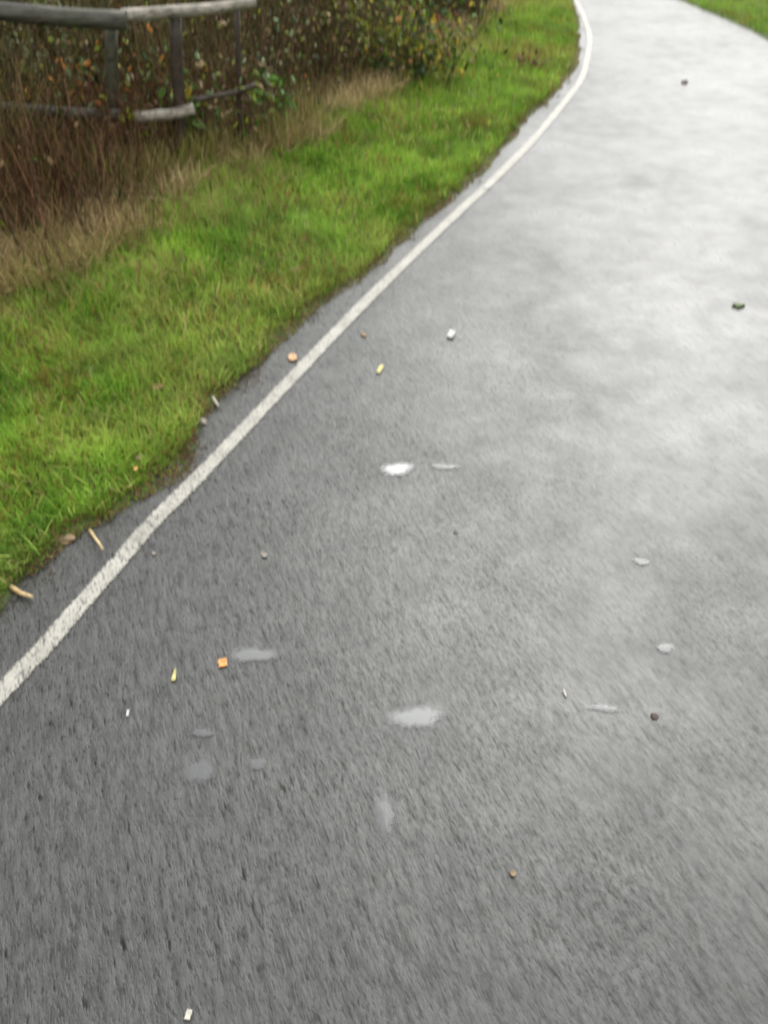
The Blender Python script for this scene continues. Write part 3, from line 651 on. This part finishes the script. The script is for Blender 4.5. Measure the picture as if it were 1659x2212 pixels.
# ------------------------------------------------------------------ small things lying about
def curled_leaf(name, label, category, px, py, wpx, hpx, mat, rot=0.0, tip=.0, curl=.12, z=.004, shape="leaf", thick=.0009):
    """one fallen leaf or flake: outline grid with curl and a real thickness"""
    gx, gy = G(px, py, z); zc = depth(gx, gy, z); sx = .80 * wpx * zc / FPX
    g0 = G(px, py - hpx / 2, z); g1 = G(px, py + hpx / 2, z); sy = abs(g0[1] - g1[1])
    nu, nv = 9, 7; V = []; 
    for i in range(nu):
        u = i / (nu - 1) * 2 - 1
        hw = {"leaf": (1 - abs(u) ** 2.2) ** .7 * (1 - .15 * u), "drop": max(0., (1 - u) * .5) ** .75 * (1 if u > -.8 else .75), "flake": .92 + .08 * math.sin(u * 5)}[shape]
        for j in range(nv):
            v = j / (nv - 1) * 2 - 1
            lx, ly = v * hw * .5, u * .5
            V.append((lx * sx, ly * sy, curl * sx * (.5 * v * v + .35 * u * u) + .12 * curl * sx * math.sin(3 * u + 4 * v)))
    F_ = [(i * nv + j, i * nv + j + 1, (i + 1) * nv + j + 1, (i + 1) * nv + j) for i in range(nu - 1) for j in range(nv - 1)]
    me = bpy.data.meshes.new(name); me.from_pydata(V, [], F_); me.update()
    for p in me.polygons: p.use_smooth = True
    me.materials.append(mat); o = bpy.data.objects.new(name, me); o.location = (gx, gy, z + .001); o.rotation_euler = (0, 0, rot)
    s = o.modifiers.new("thickness", 'SOLIDIFY'); s.thickness = thick
    return link(o, None, label=label, category=category)
def blob(name, label, category, px, py, wpx, hpx, mat, z=0.0, squash=.6, lump=.25, n=1):
    gx, gy = G(px, py, z); r = wpx * .5 * depth(gx, gy, z) / FPX; import bmesh
    bm = bmesh.new(); bmesh.ops.create_icosphere(bm, subdivisions=3, radius=1)
    for v in bm.verts:
        k = 1 + lump * (float(vnoise(v.co.x * 1.3 + px, v.co.y * 1.3 + v.co.z, .6, 8)) - .5) * 2
        v.co = Vector((v.co.x * r * k, v.co.y * r * k * hpx / wpx * 1.15, max(-.2, v.co.z) * r * squash * k))
    me = bpy.data.meshes.new(name); bm.to_mesh(me); bm.free()
    for p in me.polygons: p.use_smooth = True
    me.materials.append(mat); o = bpy.data.objects.new(name, me); o.location = (gx, gy, z + .001 + .1 * r)
    return link(o, None, label=label, category=category)
M_ORANGE = mat_plain("orange_leaf", (.45, .14, .02), (.60, .33, .10), .45, 70)
M_PEACH = mat_plain("peach_leaf", (.40, .20, .08), (.52, .34, .18), .5, 60)
M_YELLOW = mat_plain("pale_yellow_leaf", (.38, .33, .11), (.52, .48, .20), .5, 80)
M_CREAM = mat_plain("cream_flake", (.34, .32, .26), (.46, .44, .38), .5, 80)
M_WHITE = mat_plain("white_flake", (.34, .35, .34), (.46, .47, .46), .45, 80)
M_GREENL = mat_plain("green_leaf", (.035, .075, .015), (.10, .15, .03), .5, 60)
M_DARK = mat_plain("dark_debris", (.035, .024, .018), (.08, .055, .045), .7, 90)
M_GREYST = mat_plain("dark_stone", (.05, .05, .05), (.11, .11, .11), .6, 90)
M_STRAW = mat_plain("straw", (.38, .26, .11), (.62, .48, .26), .6, 50)
M_TAN = mat_plain("tan_leaf", (.13, .085, .045), (.26, .18, .10), .6, 50)
M_STONE = mat_plain("pale_stone", (.14, .12, .09), (.26, .23, .19), .6, 50)
M_BROWNL = mat_plain("brown_leaf", (.09, .035, .015), (.22, .10, .05), .6, 50)
curled_leaf("fallen_leaf", "squarish orange leaf lying left of the long puddle", "fallen leaf", 481, 1432, 25, 17, M_ORANGE, .25, shape="flake")
curled_leaf("fallen_leaf", "pointed yellow green leaf left of the orange leaf", "fallen leaf", 377, 1458, 13, 26, M_YELLOW, .05, shape="drop", curl=.3)
curled_leaf("fallen_leaf", "peach coloured leaf between the grass and the white line", "fallen leaf", 632, 772, 24, 17, M_PEACH, .2)
curled_leaf("fallen_leaf", "narrow cream yellow leaf just inside the white line", "fallen leaf", 821, 797, 13, 17, M_YELLOW, -.3, shape="flake")
curled_leaf("paper_scrap", "small white scrap in the middle of the path", "paper scrap", 975, 723, 19, 15, M_WHITE, -.3, shape="flake", curl=.35)
curled_leaf("paper_scrap", "square white scrap at the bottom of the picture", "paper scrap", 407, 2192, 17, 22, M_CREAM, -.15, shape="flake", curl=.12)
curled_leaf("fallen_leaf", "faint beige leaf beside the white line above the cream leaf", "fallen leaf", 785, 722, 13, 12, M_TAN, .5)
curled_leaf("fallen_leaf", "pale tan leaf on the wide grey asphalt low right of centre", "fallen leaf", 1108, 1886, 16, 15, M_TAN, .5)
curled_leaf("plant_flake", "tiny pale grey flake below the white line", "flake", 276, 1540, 7, 14, M_WHITE, .1, shape="flake")
curled_leaf("plant_flake", "slim whitish sliver right of the largest puddle", "sliver", 1220, 1497, 5, 15, M_CREAM, .15, shape="flake")
curled_leaf("plant_flake", "pale speck on the asphalt below the white line's middle", "flake", 570, 1198, 14, 14, M_STONE, .6)
curled_leaf("plant_flake", "faint white fleck near the end of the white line", "flake", 332, 1195, 9, 9, M_STONE, .6)
blob("fallen_leaf", "crumpled dark green leaf at the right edge of the path", "fallen leaf", 1594, 662, 20, 15, M_GREENL, lump=.7, squash=.5)
blob("dark_pebble", "round dark brown pebble low on the right of the path", "pebble", 1413, 1548, 16, 15, M_DARK, squash=.5)
blob("dark_pebble", "small dark lump far up the bright path", "pebble", 1479, 179, 12, 13, M_DARK, squash=.8, lump=.4)
blob("dark_pebble", "small grey pebble in the centre of the path", "pebble", 984, 1150, 9, 10, M_GREYST, squash=.5)
blob("pale_stone", "pale beige stone half in the grass edge", "stone", 436, 913, 26, 16, M_STONE, lump=.5, squash=.45)
blob("clay_lump", "brown crumb of soil on the grass edge near the straws", "soil lump", 140, 1168, 34, 18, M_TAN, lump=.7, squash=.35)
def straw(label, pts, wpx, mat=M_STRAW, name="straw"):
    P = [np.array(P3(a, b, .008 + .006 * k)) for k, (a, b) in enumerate(pts)]; r = wpx * .5 * depth(*P[0]) / FPX
    o = tube(name, P, r, r * .6, mat, sides=6, label=label, category="straw"); return o
straw("tan forked straw lying on the asphalt below the grass edge", [(194, 1145), (206, 1163), (214, 1173), (222, 1186)], 7)
straw("flat tan straw lying at the left edge of the picture", [(24, 1268), (45, 1281), (70, 1289)], 12)
straw("short cream straw at the grass edge beside the pale stone", [(459, 858), (465, 867), (472, 876)], 8, M_CREAM)
straw("thin yellow blade standing out in the grass at the left", [(80, 972), (84, 990), (88, 1008)], 5, M_YELLOW)
def on_grass(fn, *a, **k): return fn(*a, z=.05, **k)
on_grass(curled_leaf, "white_petal", "single creamy white petal on the grass", "petal", 197, 797, 13, 17, M_CREAM, .3)
on_grass(curled_leaf, "fallen_leaf", "dark rust leaf in the grass below the white petal", "fallen leaf", 340, 836, 26, 14, M_BROWNL, .2)
on_grass(curled_leaf, "fallen_leaf", "brown leaf in the far grass near the bend", "fallen leaf", 938, 271, 24, 10, M_BROWNL, .1)
on_grass(curled_leaf, "fallen_leaf", "small orange leaf at the grass edge above the straws", "fallen leaf", 293, 1012, 12, 9, M_ORANGE, .4)
on_grass(curled_leaf, "fallen_leaf", "pinkish tan leaf in the grass left of the pale stone", "fallen leaf", 208, 888, 13, 18, M_TAN, .1)
on_grass(curled_leaf, "fallen_leaf", "beige leaf in the grass close to the orange leaf", "fallen leaf", 303, 988, 22, 14, M_TAN, -.3)
for (a, b, lab) in [(608, 560, "rusty leaf in the grass, upper one of a close pair"), (640, 585, "rusty leaf in the grass, lower one of a close pair"), (655, 522, "dark leaf in the grass above a rusty pair"),
                    ]:
    if lab: on_grass(curled_leaf, "fallen_leaf", lab, "fallen leaf", a, b, 17, 12, M_BROWNL, rng.uniform(0, 3), curl=.5)

# ------------------------------------------------------------------ shallow puddles
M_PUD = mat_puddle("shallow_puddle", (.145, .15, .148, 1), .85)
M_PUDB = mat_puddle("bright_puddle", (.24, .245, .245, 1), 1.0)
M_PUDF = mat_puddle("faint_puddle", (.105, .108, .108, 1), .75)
def puddle(px, py, wpx, hpx, mat, label, rot=0.0):
    gx, gy = G(px, py, .003); sx = wpx * .5 * depth(gx, gy) / FPX * 1.25
    sy = .5 * abs(G(px, py - hpx / 2)[1] - G(px, py + hpx / 2)[1]) * 1.35
    V = [(0, 0, .0012)]; tn = [(0, 0, 0)]; n = 40; ph = rng.uniform(0, 6, 3)
    for k in (1, 2, 3, 4):
        for j in range(n):
            a = 2 * math.pi * j / n; rr = (1 + .13 * math.sin(2 * a + ph[0]) + .09 * math.sin(3 * a + ph[1]) + .05 * math.sin(5 * a + ph[2])) * k / 4
            V.append((math.cos(a) * sx * rr, math.sin(a) * sy * rr, .0012 * (1 - k / 4))); tn.append((k / 4,) * 3)
    F3 = [(0, 1 + j, 1 + (j + 1) % n) for j in range(n)]
    for k in range(3):
        for j in range(n):
            a, b = 1 + k * n + j, 1 + k * n + (j + 1) % n; F3 += [(a, a + n, b + n), (a, b + n, b)]
    o = mesh_np("puddle", V, F3, mat, tint=np.array(tn), smooth=True, label=label, category="puddle", group="shallow puddles on the path")
    o.location = (gx, gy, .003); o.rotation_euler = (0, 0, rot)
puddle(858, 1013, 66, 28, M_PUDB, "small bright white puddle, the brightest on the path")
puddle(545, 1415, 104, 34, M_PUD, "long pale puddle right beside the orange leaf")
puddle(900, 1549, 124, 50, M_PUD, "largest pale puddle, below the middle of the path")
puddle(432, 1665, 72, 62, M_PUDF, "roundish faint puddle below the orange leaf")
puddle(436, 1583, 60, 16, M_PUDF, "thin faint puddle streak just above the roundish one")
puddle(828, 1760, 56, 90, M_PUDF, "tall faint puddle under the largest one")
puddle(556, 1650, 50, 26, M_PUDF, "small faint puddle right of the roundish one")
puddle(1306, 1530, 72, 16, M_PUDF, "thin puddle streak left of the brown pebble")
puddle(1386, 1213, 36, 14, M_PUDF, "short pale puddle far right of centre")
puddle(962, 1008, 56, 12, M_PUDF, "faint streak of water right of the brightest puddle")
puddle(1437, 1400, 40, 20, M_PUDF, "faint small puddle above the brown pebble")
blob("paint_drip", "bright blob of thicker paint on the white line", "paint blob", 1051, 405, 15, 12, M_WHITE, z=.004, squash=.15)
